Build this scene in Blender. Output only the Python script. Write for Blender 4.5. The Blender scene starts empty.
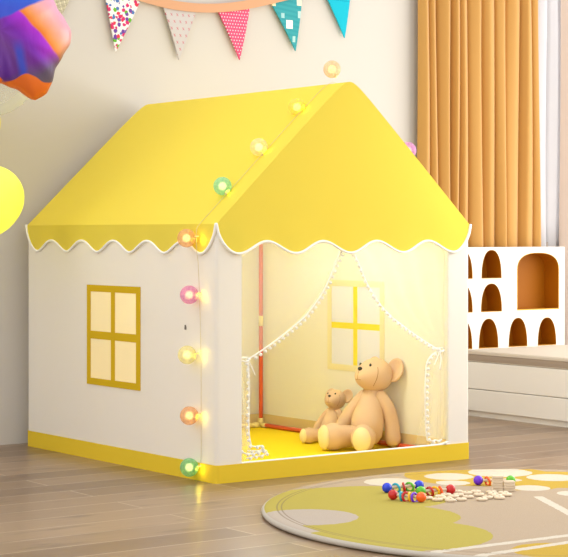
import bpy, bmesh, math, random
from mathutils import Vector, Matrix, noise

random.seed(7)
S = bpy.context.scene
COL = S.collection
PI = math.pi
R = math.radians

# ------------------------------------------------------------------ materials
def srgb(r, g, b):
    f = lambda c: (c/12.92 if c <= .04045 else ((c+.055)/1.055)**2.4)
    return (f(r/255), f(g/255), f(b/255), 1)

def mat(name, col, rough=.6, spec=.3, **kw):
    m = bpy.data.materials.new(name); m.use_nodes = True
    p = m.node_tree.nodes['Principled BSDF']
    p.inputs['Base Color'].default_value = col
    p.inputs['Roughness'].default_value = rough
    p.inputs['Specular IOR Level'].default_value = spec
    for k, v in kw.items():
        p.inputs[k.replace('_', ' ')].default_value = v
    return m

class N:
    """thin wrapper to write node graphs briefly"""
    def __init__(s, m): s.t = m.node_tree; s.p = s.t.nodes.get('Principled BSDF'); s.out = s.t.nodes.get('Material Output')
    def new(s, kind, **kw):
        n = s.t.nodes.new(kind)
        for k, v in kw.items(): setattr(n, k, v)
        return n
    def link(s, a, b): s.t.links.new(a, b)
    def setin(s, sock, v):
        if hasattr(v, 'is_linked') or isinstance(v, bpy.types.NodeSocket): s.link(v, sock)
        else: sock.default_value = v
    def math(s, op, a, b=0.0, c=None):
        n = s.new('ShaderNodeMath', operation=op)
        s.setin(n.inputs[0], a); s.setin(n.inputs[1], b)
        if c is not None: s.setin(n.inputs[2], c)
        return n.outputs[0]
    def mix(s, fac, a, b):
        n = s.new('ShaderNodeMix', data_type='RGBA')
        s.setin(n.inputs[0], fac); s.setin(n.inputs[6], a); s.setin(n.inputs[7], b)
        return n.outputs[2]
    def coord(s, which='Object'):
        return s.new('ShaderNodeTexCoord').outputs[which]
    def sep(s, v):
        n = s.new('ShaderNodeSeparateXYZ'); s.link(v, n.inputs[0]); return n.outputs
    def mapping(s, v, scale=(1, 1, 1), loc=(0, 0, 0), rot=(0, 0, 0)):
        n = s.new('ShaderNodeMapping'); s.link(v, n.inputs[0])
        n.inputs['Scale'].default_value = scale; n.inputs['Location'].default_value = loc; n.inputs['Rotation'].default_value = rot
        return n.outputs[0]
    def noise(s, v, scale, detail=3, rough=.5, out='Fac'):
        n = s.new('ShaderNodeTexNoise'); s.link(v, n.inputs['Vector'])
        n.inputs['Scale'].default_value = scale; n.inputs['Detail'].default_value = detail; n.inputs['Roughness'].default_value = rough
        return n.outputs[out]
    def ramp(s, fac, stops, interp='LINEAR'):
        n = s.new('ShaderNodeValToRGB'); cr = n.color_ramp; cr.interpolation = interp
        while len(cr.elements) < len(stops): cr.elements.new(.5)
        for e, (pos, c) in zip(cr.elements, stops): e.position = pos; e.color = c
        s.link(fac, n.inputs[0]); return n.outputs[0]
    def bump(s, h, strength=.2, dist=.002):
        n = s.new('ShaderNodeBump'); n.inputs['Strength'].default_value = strength; n.inputs['Distance'].default_value = dist
        s.link(h, n.inputs['Height']); s.link(n.outputs[0], s.p.inputs['Normal'])

def fabric(name, col, trans=.2, rough=.85, weave=900, wrinkle=.0, tcol=None):
    """cloth: diffuse with a share of light passing through"""
    m = mat(name, col, rough, .12)
    n = N(m); c = n.coord()
    h = n.noise(c, weave, 2)
    if wrinkle:
        w = n.noise(n.mapping(c, (3.2, 3.2, .8)), 3, 3)
        h = n.math('ADD', n.math('MULTIPLY', h, .08), n.math('MULTIPLY', w, wrinkle))
        n.bump(h, .35, .02)
    else:
        n.bump(h, .12, .001)
    if trans:
        tr = n.new('ShaderNodeBsdfTranslucent'); tr.inputs[0].default_value = tcol or col
        mx = n.new('ShaderNodeMixShader'); mx.inputs[0].default_value = trans
        n.link(n.p.outputs[0], mx.inputs[1]); n.link(tr.outputs[0], mx.inputs[2]); n.link(mx.outputs[0], n.out.inputs[0])
    return m

def sheer_mat(name, col, opacity):
    m = mat(name, col, .9, .05); n = N(m)
    tr = n.new('ShaderNodeBsdfTranslucent'); tr.inputs[0].default_value = col
    tp = n.new('ShaderNodeBsdfTransparent')
    a = n.new('ShaderNodeMixShader'); a.inputs[0].default_value = .5
    n.link(n.p.outputs[0], a.inputs[1]); n.link(tr.outputs[0], a.inputs[2])
    b = n.new('ShaderNodeMixShader'); b.inputs[0].default_value = opacity
    n.link(tp.outputs[0], b.inputs[1]); n.link(a.outputs[0], b.inputs[2]); n.link(b.outputs[0], n.out.inputs[0])
    return m

M = {}
M['yellow'] = fabric('yellow_canvas', srgb(243, 222, 86), .14, wrinkle=.12, tcol=srgb(255, 228, 90))
M['yellow_band'] = fabric('yellow_band_cloth', srgb(240, 206, 58), .08)
M['white_canvas'] = fabric('white_canvas', srgb(246, 243, 237), .22, wrinkle=.35, tcol=srgb(255, 242, 214))
M['piping'] = mat('white_piping', srgb(250, 248, 242), .6)
M['window_yellow'] = fabric('window_yellow_cloth', srgb(226, 188, 36), .15)
M['window_pane'] = fabric('pale_yellow_pane_cloth', srgb(254, 244, 214), .45)
M['pane_white'] = fabric('white_pane_mesh', srgb(240, 238, 241), .34)
M['cream_frame'] = fabric('cream_frame_cloth', srgb(254, 244, 208), .3)
M['bright_yellow'] = fabric('bright_yellow_bar_cloth', srgb(255, 236, 84), .2)
M['mat_yellow'] = fabric('yellow_floor_mat', srgb(255, 224, 40), 0)
M['inner_band'] = fabric('tan_inner_band', srgb(232, 208, 158), .1)
M['pole'] = mat('orange_red_pole', srgb(222, 92, 58), .35, .5)
M['joint'] = mat('cream_joint', srgb(240, 220, 160), .45, .4)
M['sheer'] = sheer_mat('tent_sheer', srgb(255, 254, 250), .22)
M['pompom'] = fabric('white_pompom', srgb(252, 250, 246), .2)
M['plush'] = fabric('tan_plush', srgb(232, 198, 168), 0, weave=500)
M['plush_seam'] = mat('brown_seam', srgb(176, 118, 76), .9, .1)
M['pad'] = fabric('cream_paw_pad', srgb(252, 234, 190), 0, weave=500)
M['black'] = mat('black_bead', srgb(28, 22, 20), .15, .6)
M['wire'] = mat('pale_wire', srgb(214, 198, 150), .4)
M['grey_tag'] = mat('grey_tag', srgb(120, 112, 104), .5)
M['white_lacquer'] = mat('white_lacquer', srgb(245, 241, 233), .4, .4)
M['gold_shaded'] = mat('gold_niche_lining_shaded', srgb(172, 102, 6), .55, .25)  # niche shade put into the colour, darker than the lining's own gold
M['gold_lit_rim'] = mat('gold_niche_rim_lit', srgb(226, 176, 50), .45, .4)  # lighter copy of the gold, light on the niche edge put into colour
M['window_white'] = mat('window_white_paint', srgb(240, 238, 234), .4)
M['ribbon'] = fabric('peach_ribbon', srgb(232, 178, 140), .1)
M['cream_wood'] = mat('cream_wood', srgb(222, 203, 176), .55, .3)
M['hole'] = mat('dark_peg_hole', srgb(150, 124, 98), .8)

def glossy(name, c): return mat(name, srgb(*c), .25, .5)
TOY = {'blue': glossy('blue_paint', (32, 62, 214)), 'red': glossy('red_paint', (196, 28, 30)), 'teal': glossy('teal_paint', (36, 168, 190)),
       'yellow': glossy('yellow_paint', (246, 184, 20)), 'purple': glossy('purple_paint', (108, 36, 208)), 'green': glossy('green_paint', (92, 186, 40)),
       'orange': glossy('orange_paint', (240, 98, 24))}

# room wall
m = M['wall'] = mat('warm_plaster', srgb(217, 211, 203), .9, .1); n = N(m)
n.bump(n.noise(n.coord(), 120, 3), .05, .002)
# peach wall side
# floor: long planks running along X
m = M['floor'] = mat('oak_planks', srgb(190, 160, 130), .30, .5); n = N(m); c = n.coord()
br = n.new('ShaderNodeTexBrick'); br.offset = .37; br.offset_frequency = 2
n.link(c, br.inputs['Vector'])
br.inputs['Scale'].default_value = 1; br.inputs['Brick Width'].default_value = 1.15; br.inputs['Row Height'].default_value = .135
br.inputs['Mortar Size'].default_value = .0022; br.inputs['Mortar Smooth'].default_value = .2; br.inputs['Bias'].default_value = -.2
br.inputs['Color1'].default_value = srgb(124, 98, 75); br.inputs['Color2'].default_value = srgb(164, 136, 108); br.inputs['Mortar'].default_value = srgb(194, 178, 158)
g = n.noise(n.mapping(c, (1.2, 22, 1)), 4, 5, .6)
k = n.noise(n.mapping(c, (2.0, 9, 1), (3, 1, 0)), 2.2, 3)
c1 = n.mix(n.ramp(g, [(.35, (0, 0, 0, 1)), (.75, (.35, .35, .35, 1))]), br.outputs['Color'], srgb(108, 88, 68))
c2 = n.mix(n.ramp(k, [(.58, (0, 0, 0, 1)), (.72, (.7, .7, .7, 1))]), c1, srgb(96, 76, 58))
n.link(c2, n.p.inputs['Base Color']); n.bump(g, .05, .002)
# drapes
m = M['drape'] = fabric('golden_drape_cloth', srgb(204, 154, 84), .05, .5, tcol=srgb(240, 180, 100))
N(m).p.inputs['Sheen Weight'].default_value = .3
M['sheer_white'] = sheer_mat('white_sheer_cloth', srgb(224, 222, 224), .86)
# mattress
m = M['mattress'] = fabric('oatmeal_mattress_cloth', srgb(206, 194, 178), 0, weave=300)

# ------------------------------------------------------------------ mesh helpers
def link(name, data, m=None, parent=None, smooth=False):
    o = bpy.data.objects.new(name, data); COL.objects.link(o)
    if m is not None: data.materials.append(m)
    if parent is not None: o.parent = parent
    if smooth and hasattr(data, 'polygons'):
        data.polygons.foreach_set('use_smooth', [True]*len(data.polygons))
    return o

def fin(name, bm, m, parent=None, smooth=False, origin=None):
    me = bpy.data.meshes.new(name)
    bmesh.ops.recalc_face_normals(bm, faces=bm.faces)
    if origin is not None:
        bmesh.ops.translate(bm, vec=-Vector(origin), verts=bm.verts)
    bm.to_mesh(me); bm.free()
    o = link(name, me, m, parent, smooth)
    if origin is not None: o.location = origin
    return o

def tag(o, label=None, cat=None, group=None, kind=None):
    if label: o['label'] = label
    if cat: o['category'] = cat
    if group: o['group'] = group
    if kind: o['kind'] = kind
    return o

def empty(name, loc=(0, 0, 0), rz=0):
    o = bpy.data.objects.new(name, None); COL.objects.link(o)
    o.location = loc; o.rotation_euler = (0, 0, rz); o.empty_display_size = .05
    return o

def box(bm, lo, hi, bev=0):
    r = bmesh.ops.create_cube(bm, size=1)
    c = [(a+b)/2 for a, b in zip(lo, hi)]; s = [b-a for a, b in zip(lo, hi)]
    bmesh.ops.scale(bm, vec=s, verts=r['verts']); bmesh.ops.translate(bm, vec=c, verts=r['verts'])
    if bev:
        es = list({e for v in r['verts'] for e in v.link_edges})
        bmesh.ops.bevel(bm, geom=es, offset=bev, segments=3, profile=.5, affect='EDGES', clamp_overlap=True)

def grid(bm, f, nu, nv):
    V = [[bm.verts.new(f(i/nu, j/nv)) for j in range(nv+1)] for i in range(nu+1)]
    for i in range(nu):
        for j in range(nv):
            bm.faces.new((V[i][j], V[i+1][j], V[i+1][j+1], V[i][j+1]))
    return V

def solid(o, t, offset=-1):
    md = o.modifiers.new('thickness', 'SOLIDIFY'); md.thickness = t; md.offset = offset
    es = o.modifiers.new('sharp', 'EDGE_SPLIT'); es.split_angle = R(50)
    return o

def tube(bm, pts, r, seg=8, caps=True, closed=False):
    """swept round tube; r is a number or a list (round ends when caps)"""
    pts = [Vector(p) for p in pts]; n = len(pts)
    rr = r if isinstance(r, (list, tuple)) else [r]*n
    up = Vector((0, 0, 1)); rings = []; prev = None
    seqp = []
    for i, p in enumerate(pts):
        if closed: t = pts[(i+1) % n]-pts[i-1]
        else: t = pts[min(i+1, n-1)]-pts[max(i-1, 0)]
        t = t.normalized() if t.length > 1e-9 else up
        if prev is None:
            a = up if abs(t.dot(up)) < .9 else Vector((1, 0, 0))
            x = t.cross(a).normalized()
        else:
            x = (prev-t*prev.dot(t)).normalized()
        prev = x; y = t.cross(x)
        seqp.append((p, t, x, y, rr[i]))
    def ring(p, x, y, q):
        qx, qy = q if isinstance(q, (tuple, list)) else (q, q)
        return [bm.verts.new(p+x*qx*math.cos(2*PI*k/seg)+y*qy*math.sin(2*PI*k/seg)) for k in range(seg)]
    def sc(q, f): return (q[0]*f, q[1]*f) if isinstance(q, (tuple, list)) else q*f
    def big(q): return (q[0]+q[1])/2 if isinstance(q, (tuple, list)) else q
    if caps and not closed:
        p, t, x, y, q = seqp[0]
        for a in (80, 55, 28): rings.append(ring(p-t*big(q)*math.sin(R(a)), x, y, sc(q, math.cos(R(a)))))
    for p, t, x, y, q in seqp: rings.append(ring(p, x, y, q))
    if caps and not closed:
        p, t, x, y, q = seqp[-1]
        for a in (28, 55, 80): rings.append(ring(p+t*big(q)*math.sin(R(a)), x, y, sc(q, math.cos(R(a)))))
    m_ = len(rings)
    for i in range(m_ if closed else m_-1):
        A, B = rings[i], rings[(i+1) % m_]
        for k in range(seg): bm.faces.new((A[k], A[(k+1) % seg], B[(k+1) % seg], B[k]))
    if not closed:
        bm.faces.new(rings[0][::-1]); bm.faces.new(rings[-1])

def ball(bm, c, r, seg=16, rot=None):
    rad = r if isinstance(r, (tuple, list)) else (r, r, r)
    q = bmesh.ops.create_uvsphere(bm, u_segments=seg, v_segments=max(6, seg*2//3), radius=1)
    bmesh.ops.scale(bm, vec=rad, verts=q['verts'])
    if rot is not None: bmesh.ops.rotate(bm, matrix=rot, verts=q['verts'], cent=(0, 0, 0))
    bmesh.ops.translate(bm, vec=c, verts=q['verts'])
    return q['verts']

def lathe(bm, prof, seg=48):
    rings = []
    for r, z in prof:
        rings.append([bm.verts.new((r*math.cos(2*PI*k/seg), r*math.sin(2*PI*k/seg), z)) for k in range(seg)] if r > 1e-6 else [bm.verts.new((0, 0, z))])
    for A, B in zip(rings, rings[1:]):
        for k in range(seg):
            k2 = (k+1) % seg
            if len(A) == 1 and len(B) == 1: continue
            if len(A) == 1: bm.faces.new((A[0], B[k], B[k2]))
            elif len(B) == 1: bm.faces.new((A[k], A[k2], B[0]))
            else: bm.faces.new((A[k], A[k2], B[k2], B[k]))

def spline(P, n):
    """Catmull-Rom through P, n samples"""
    P = [Vector(p) for p in P]; Q = [P[0]*2-P[1]]+P+[P[-1]*2-P[-2]]; out = []
    for s in range(n):
        u = s/(n-1)*(len(P)-1); i = min(int(u), len(P)-2); t = u-i
        a, b, c, d = Q[i:i+4]
        out.append(.5*((2*b)+(c-a)*t+(2*a-5*b+4*c-d)*t*t+(3*b-a-3*c+d)*t**3))
    return out

def resample(pts, step):
    out = [pts[0]]; acc = 0
    for a, b in zip(pts, pts[1:]):
        L = (b-a).length; pos = 0
        while acc+L-pos >= step:
            pos += step-acc; out.append(a.lerp(b, pos/L)); acc = 0
        acc += L-pos
    return out

# ------------------------------------------------------------------ room
YB = 1.27          # back wall
def structure(name, bm, m): return tag(fin(name, bm, m), kind='structure')
bm = bmesh.new(); box(bm, (-3.2, -5.2, -.05), (3.1, YB+.12, 0)); structure('floor', bm, M['floor'])
WX0, WX1, WZ0, WZ1 = 1.98, 2.735, .715, 2.15
bm = bmesh.new()
box(bm, (-3.2, YB, 0), (WX0, YB+.12, 2.5)); box(bm, (WX1, YB, 0), (3.05, YB+.12, 2.5))
box(bm, (WX0, YB, 0), (WX1, YB+.12, WZ0)); box(bm, (WX0, YB, WZ1), (WX1, YB+.12, 2.5))
structure('wall_back', bm, M['wall'])
RX, RY0, RY1, RZ0, RZ1 = 3.0, -3.2, 1.0, .25, 2.25
bm = bmesh.new()
box(bm, (RX, -5.2, 0), (RX+.1, RY0, 2.5)); box(bm, (RX, RY1, 0), (RX+.1, YB, 2.5))
box(bm, (RX, RY0, 0), (RX+.1, RY1, RZ0)); box(bm, (RX, RY0, RZ1), (RX+.1, RY1, 2.5))
structure('wall_right', bm, M['wall'])
# window in the back wall: frame and a clear pane
bm = bmesh.new()
for lo, hi in [((WX0, YB+.03, WZ0), (WX0+.04, YB+.09, WZ1)), ((WX1-.04, YB+.03, WZ0), (WX1, YB+.09, WZ1)),
               ((WX0, YB+.03, WZ0), (WX1, YB+.09, WZ0+.045)), ((WX0, YB+.03, WZ1-.04), (WX1, YB+.09, WZ1)),
               ((2.34, YB+.03, WZ0), (2.38, YB+.09, WZ1))]:
    box(bm, lo, hi)
w1 = structure('window_1', bm, M['window_white'])
m = M['glass'] = mat('window_glass', (1, 1, 1, 1), .02); n = N(m)
tp = n.new('ShaderNodeBsdfTransparent'); gl = n.new('ShaderNodeBsdfGlossy'); gl.inputs['Roughness'].default_value = .02
mx = n.new('ShaderNodeMixShader'); mx.inputs[0].default_value = .05
n.link(tp.outputs[0], mx.inputs[1]); n.link(gl.outputs[0], mx.inputs[2]); n.link(mx.outputs[0], n.out.inputs[0])
bm = bmesh.new(); box(bm, (WX0+.03, YB+.058, WZ0+.03), (WX1-.03, YB+.062, WZ1-.03)); o = fin('window_pane', bm, M['glass'], w1)
bm = bmesh.new(); box(bm, (WX0-.03, YB-.02, WZ0-.02), (WX1+.0, YB+.03, WZ0)); fin('window_sill', bm, mat('sill_stone', srgb(150, 138, 128), .5), w1)

# ------------------------------------------------------------------ drapes and sheer
def folds(x0, x1, seed, amp, wmin, wmax):
    """list of (x, y) along a pleated drape: broad rounded ridges with narrow valleys between"""
    rnd = random.Random(seed); pts = []; x = x0
    while x < x1-wmin*.6:
        w = min(rnd.uniform(wmin, wmax), x1-x); a = amp*rnd.uniform(.55, 1.25); k = rnd.uniform(.34, .66)
        pts += [(x, a), (x+w*.18, -.25*a), (x+w*k, -a), (x+w*.84, -.3*a)]; x += w
    pts.append((x1, amp*.6)); return pts

def drape(name, x0, x1, y, z0, z1, seed, amp, wmin, wmax, m, thick=.0025, sway=.012):
    base = folds(x0, x1, seed, amp, wmin, wmax)
    nu = len(base)*6
    sp = spline([(a, b, 0) for a, b in base], nu+1)
    bm = bmesh.new()
    def f(u, v):
        p = sp[min(int(round(u*nu)), nu)]
        z = z0+(z1-z0)*v
        k = .75+.35*(1-v)+.12*math.sin(5*v+p.x*9)
        dx = sway*math.sin(p.x*23+v*3.1)*(1-v)
        edge = min(1, u/.03, (1-u)/.03)
        return Vector((p.x+dx*edge, y+p.y*k+.006*math.sin(v*6+p.x*31), z))
    grid(bm, f, nu, 28)
    o = fin(name, bm, m, None, True); solid(o, thick, 0); return o
o = drape('curtain', 1.845, 2.535, 1.224, .03, 2.3, 4, .026, .038, .085, M['drape'])
tag(o, 'long golden pleated curtain hanging behind the white headboard', 'curtain')
o = drape('sheer_curtain', 2.552, 2.70, 1.246, .2, 2.3, 5, .010, .04, .07, M['sheer_white'], .001, .006)
tag(o, 'white sheer curtain in front of the window, right of the golden one', 'curtain')

o = drape('curtain', 2.665, 2.86, 1.205, .03, 2.3, 8, .018, .06, .10, fabric('pale_peach_drape_cloth', srgb(228, 211, 200), .1))
tag(o, 'pale peach curtain edge at the far right beside the white sheer', 'curtain')

# ------------------------------------------------------------------ play tent
W, D, E, PK = 1.015, 1.195, .780, 1.233
HC = W/2
tent = empty('play_tent', (0, 0, 0))
tag(tent, 'white house-shaped play tent with yellow gabled roof and scalloped edge', 'play tent')
OV = .003
def roof_z(x):
    e = .028; c = HC+OV
    dx = x-HC
    return E+(PK-E)*(1-(math.sqrt(dx*dx+e*e)-e)/(math.sqrt(c*c+e*e)-e))
# slopes
xs = [-OV+(W+2*OV)*i/64 for i in range(65)]
def roof_f(u, v):
    x = xs[int(round(u*64))]; y = -OV+(D+2*OV)*v
    s = abs(x-HC)/HC
    sag = -.006*math.sin(PI*min(1, s))*math.sin(PI*v)**.7
    return Vector((x, y, roof_z(x)+sag))
bm = bmesh.new(); grid(bm, roof_f, 64, 24)
solid(fin('roof_canopy', bm, M['yellow'], tent, True), .003, -1)

def scallop(s, L, ndip, inset, low=.089, high=.052):
    """hem height below the eave at distance s along a side of length L"""
    if s < inset or s > L-inset:
        t = (s if s < inset else L-s)/inset
        return -low*math.sin(t*PI/2)**.6
    ph = (s-inset)/(L-2*inset)*(ndip-1)
    mid, amp = (low+high)/2, (low-high)/2
    return -(mid+amp*math.cos(2*PI*ph))

def gable(y, name):
    bm = bmesh.new(); L = W+2*OV
    def f(u, v):
        x = -OV+L*u; z0 = E+scallop(u*L, L, 5, .078); z1 = roof_z(x)
        z = z0+(z1-z0)*v
        bow = .004*math.sin(PI*u)*math.sin(PI*v)
        flare = .004*max(0, (E-z)/.08)*abs(math.sin(PI*u*5))
        s = -1 if y < .5 else 1
        return Vector((x, y+s*(bow+flare), z))
    grid(bm, f, 160, 14)
    g = fin(name, bm, M['yellow'], tent, True); solid(g, .003, -1 if y < .5 else -1)
    pts = []
    for i in range(161):
        u = i/160; p = f(u, 0); pts.append(p+Vector((0, -.001 if y < .5 else .001, 0)))
    bm = bmesh.new(); tube(bm, pts, .0042, 8)
    fin('piping', bm, M['piping'], g, True)
gable(-OV, 'front_gable'); gable(D+OV, 'back_gable')
def valance(x, name):
    bm = bmesh.new(); L = D+2*OV; s = -1 if x < .5 else 1
    def f(u, v):
        y = -OV+L*u; z0 = E+scallop(u*L, L, 6, .08); z = z0+(E+.001-z0)*v
        flare = .0045*(1-v)*(.5+.5*math.sin(PI*u*12))
        return Vector((x+s*flare, y, z))
    grid(bm, f, 200, 5)
    g = fin(name, bm, M['yellow'], tent, True); solid(g, .003, -1)
    pts = [f(i/200, 0) for i in range(201)]
    bm = bmesh.new(); tube(bm, pts, .0042, 8); fin('piping', bm, M['piping'], g, True)
valance(-OV, 'side_valance'); valance(W+OV, 'side_valance')

# walls
TH = .003
def wall_strip(name, prof, z0, z1, m=M['white_canvas'], t=TH, nz=10):
    bm = bmesh.new(); k = len(prof)-1
    grid(bm, lambda u, v: Vector((*prof[int(round(u*k))], z0+(z1-z0)*v)), k, nz)
    return solid(fin(name, bm, m, tent, True), t, 0)
rc = .010
arcL = [(rc-rc*math.cos(a), rc-rc*math.sin(a)) for a in [R(d) for d in range(0, 91, 10)]]
wall_strip('front_post', arcL+[(x/1000, 0) for x in range(25, 88, 8)]+[(.0900, 0), (.0910, .004), (.0900, .010)], .05, .774)
arcR = [(W-x, y) for x, y in arcL]
wall_strip('front_post', arcR+[(W-x/1000, 0) for x in range(25, 86, 8)]+[(.9250, 0), (.9240, .004), (.9250, .010)], .05, .774)
LW = (.442, .761, .259, .571)
bm = bmesh.new()
for (a, b, c, d) in [(rc, LW[0], 0, .774), (LW[1], D-rc, 0, .774), (LW[0], LW[1], 0, LW[2]), (LW[0], LW[1], LW[3], .774)]:
    box(bm, (-TH/2, a, c), (TH/2, b, d))
wl = fin('side_wall', bm, M['white_canvas'], tent)
# right wall with a window opening
RW = (.451, .759, .263, .572)
bm = bmesh.new()
for (a, b, c, d) in [(rc, RW[0], 0, .774), (RW[1], D-rc, 0, .774), (RW[0], RW[1], 0, RW[2]), (RW[0], RW[1], RW[3], .774)]:
    box(bm, (W-TH/2, a, c), (W+TH/2, b, d))
wr = fin('side_wall', bm, M['white_canvas'], tent)
wb = wall_strip('back_wall', [(0, D-rc)]+[(x, D-(rc-y) if False else D-y) for x, y in [(p[0], p[1]) for p in arcL]]+[(x/20*W, D) for x in range(1, 20)]+[(W-x, D-y) for x, y in arcL[::-1]], .0, .774)
# left window: yellow cross frame over pale panes
def window(parent, x, y0, y1, z0, z1, side, frame_m, pane_m, bar_m):
    bs, bt, mv, mh = .024, .022, .024, .026
    ym, zm = (y0+y1)/2, (z0+z1)/2
    t0, t1 = (x-.0045, x-.001) if side < 0 else (x-.004, x+.004)
    bm = bmesh.new()
    for (a, b, c, d) in [(y0, y0+bs, z0, z1), (y1-bs, y1, z0, z1), (y0+bs, y1-bs, z0, z0+bt), (y0+bs, y1-bs, z1-bt, z1)]:
        box(bm, (t0, a, c), (t1, b, d))
    if bar_m is None:
        box(bm, (t0, ym-mv/2, z0+bt), (t1, ym+mv/2, z1-bt)); box(bm, (t0+.0003, y0+bs, zm-mh/2), (t1-.0003, y1-bs, zm+mh/2))
    fr = fin('tent_window', bm, frame_m, parent)
    bm = bmesh.new(); box(bm, (t0+.0015, y0+bs*.5, z0+bt*.5), (t1-.0008, y1-bs*.5, z1-bt*.5)); fin('pane', bm, pane_m, fr)
    if bar_m is not None:
        bm = bmesh.new()
        box(bm, (t0, ym-.011, z0+bt), (t1, ym+.011, z1-bt)); box(bm, (t0+.0003, y0+bs, zm-.011), (t1-.0003, y1-bs, zm+.011))
        fin('cross_bar', bm, bar_m, fr)
    return fr
f1 = window(tent, 0, .432, .771, .249, .581, -1, M['window_yellow'], M['window_pane'], None)
f1['label'] = 'yellow framed window with cream panes on the left wall'
f2 = window(tent, W, RW[0]-.010, RW[1]+.010, RW[2]-.010, RW[3]+.010, 1, M['cream_frame'], M['pane_white'], M['bright_yellow'])
f2['label'] = 'cream framed window with white panes and yellow bars inside'
# skirt band round the bottom
SK = .0548
loop = [(-.0025, y) for y in (D-rc, rc)] 
def rrect(o):
    r = rc+o; cs = [(rc, rc, 180), (W-rc, rc, 270), (W-rc, D-rc, 0), (rc, D-rc, 90)]; out = []
    for cx_, cy_, a0 in cs:
        for d in range(0, 91, 10): out.append((cx_+r*math.cos(R(a0+d)), cy_+r*math.sin(R(a0+d))))
    return out
def band(name, o, z0, z1, m, label=None, t=.003):
    P = rrect(o); bm = bmesh.new(); n_ = len(P)
    lo = [bm.verts.new((x, y, z0)) for x, y in P]; hi = [bm.verts.new((x, y, z1)) for x, y in P]
    for i in range(n_): bm.faces.new((lo[i], lo[(i+1) % n_], hi[(i+1) % n_], hi[i]))
    return solid(fin(name, bm, m, tent, True), t, 0)
band('skirt', .003, .0, SK, M['yellow_band'])
# tan band seen along the inside of the walls
bm = bmesh.new()
box(bm, (.004, D-.009, .004), (W-.004, D-.005, SK)); box(bm, (W-.0065, .02, .004), (W-.003, D-.004, SK)); box(bm, (.003, .02, .004), (.0065, D-.004, SK))
fin('inner_band', bm, M['inner_band'], tent)
bm = bmesh.new(); tube(bm, [(.0905, -.0015, SK+.0015), (.5, -.0015, SK+.0015), (.9245, -.0015, SK+.0015)], .0032, 8)
fin('skirt_piping', bm, M['piping'], tent, True)
bm = bmesh.new(); box(bm, (.004, .004, .0005), (W-.004, D-.004, .0045)); fin('floor_mat', bm, M['mat_yellow'], tent)
# poles
px, py = W-.022, D-.028
bm = bmesh.new(); tube(bm, [(px, py, .02), (px, py, .4), (px, py, .77)], .0078, 14); p = fin('frame_pole', bm, M['pole'], tent, True)
bm = bmesh.new(); tube(bm, [(px, py, .395), (px, py, .435)], .0098, 14, False); fin('joint', bm, M['joint'], p, True)
bm = bmesh.new(); tube(bm, [(px, py, .012), (px, py, .04)], .0112, 14, False)
tube(bm, [(px, py-.005, .014), (px, py-.035, .014)], .0100, 12, False); tube(bm, [(px-.005, py, .014), (px-.035, py, .014)], .0100, 12, False)
fin('joint', bm, M['joint'], p, True)
bm = bmesh.new(); tube(bm, [(px, py-.03, .0145), (px, .05, .0145)], .0078, 14); fin('frame_pole', bm, M['pole'], tent, True)
bm = bmesh.new(); tube(bm, [(px-.03, py, .0145), (.04, py, .0145)], .0078, 14); fin('frame_pole', bm, M['joint'], tent, True)
# small grey tag on the left wall
bm = bmesh.new(); box(bm, (-.004, .163, .456), (-.0015, .172, .466), .001); ball(bm, (-.003, .1675, .468), .003, 8)
fin('wall_tag', bm, M['grey_tag'], tent)

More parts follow.
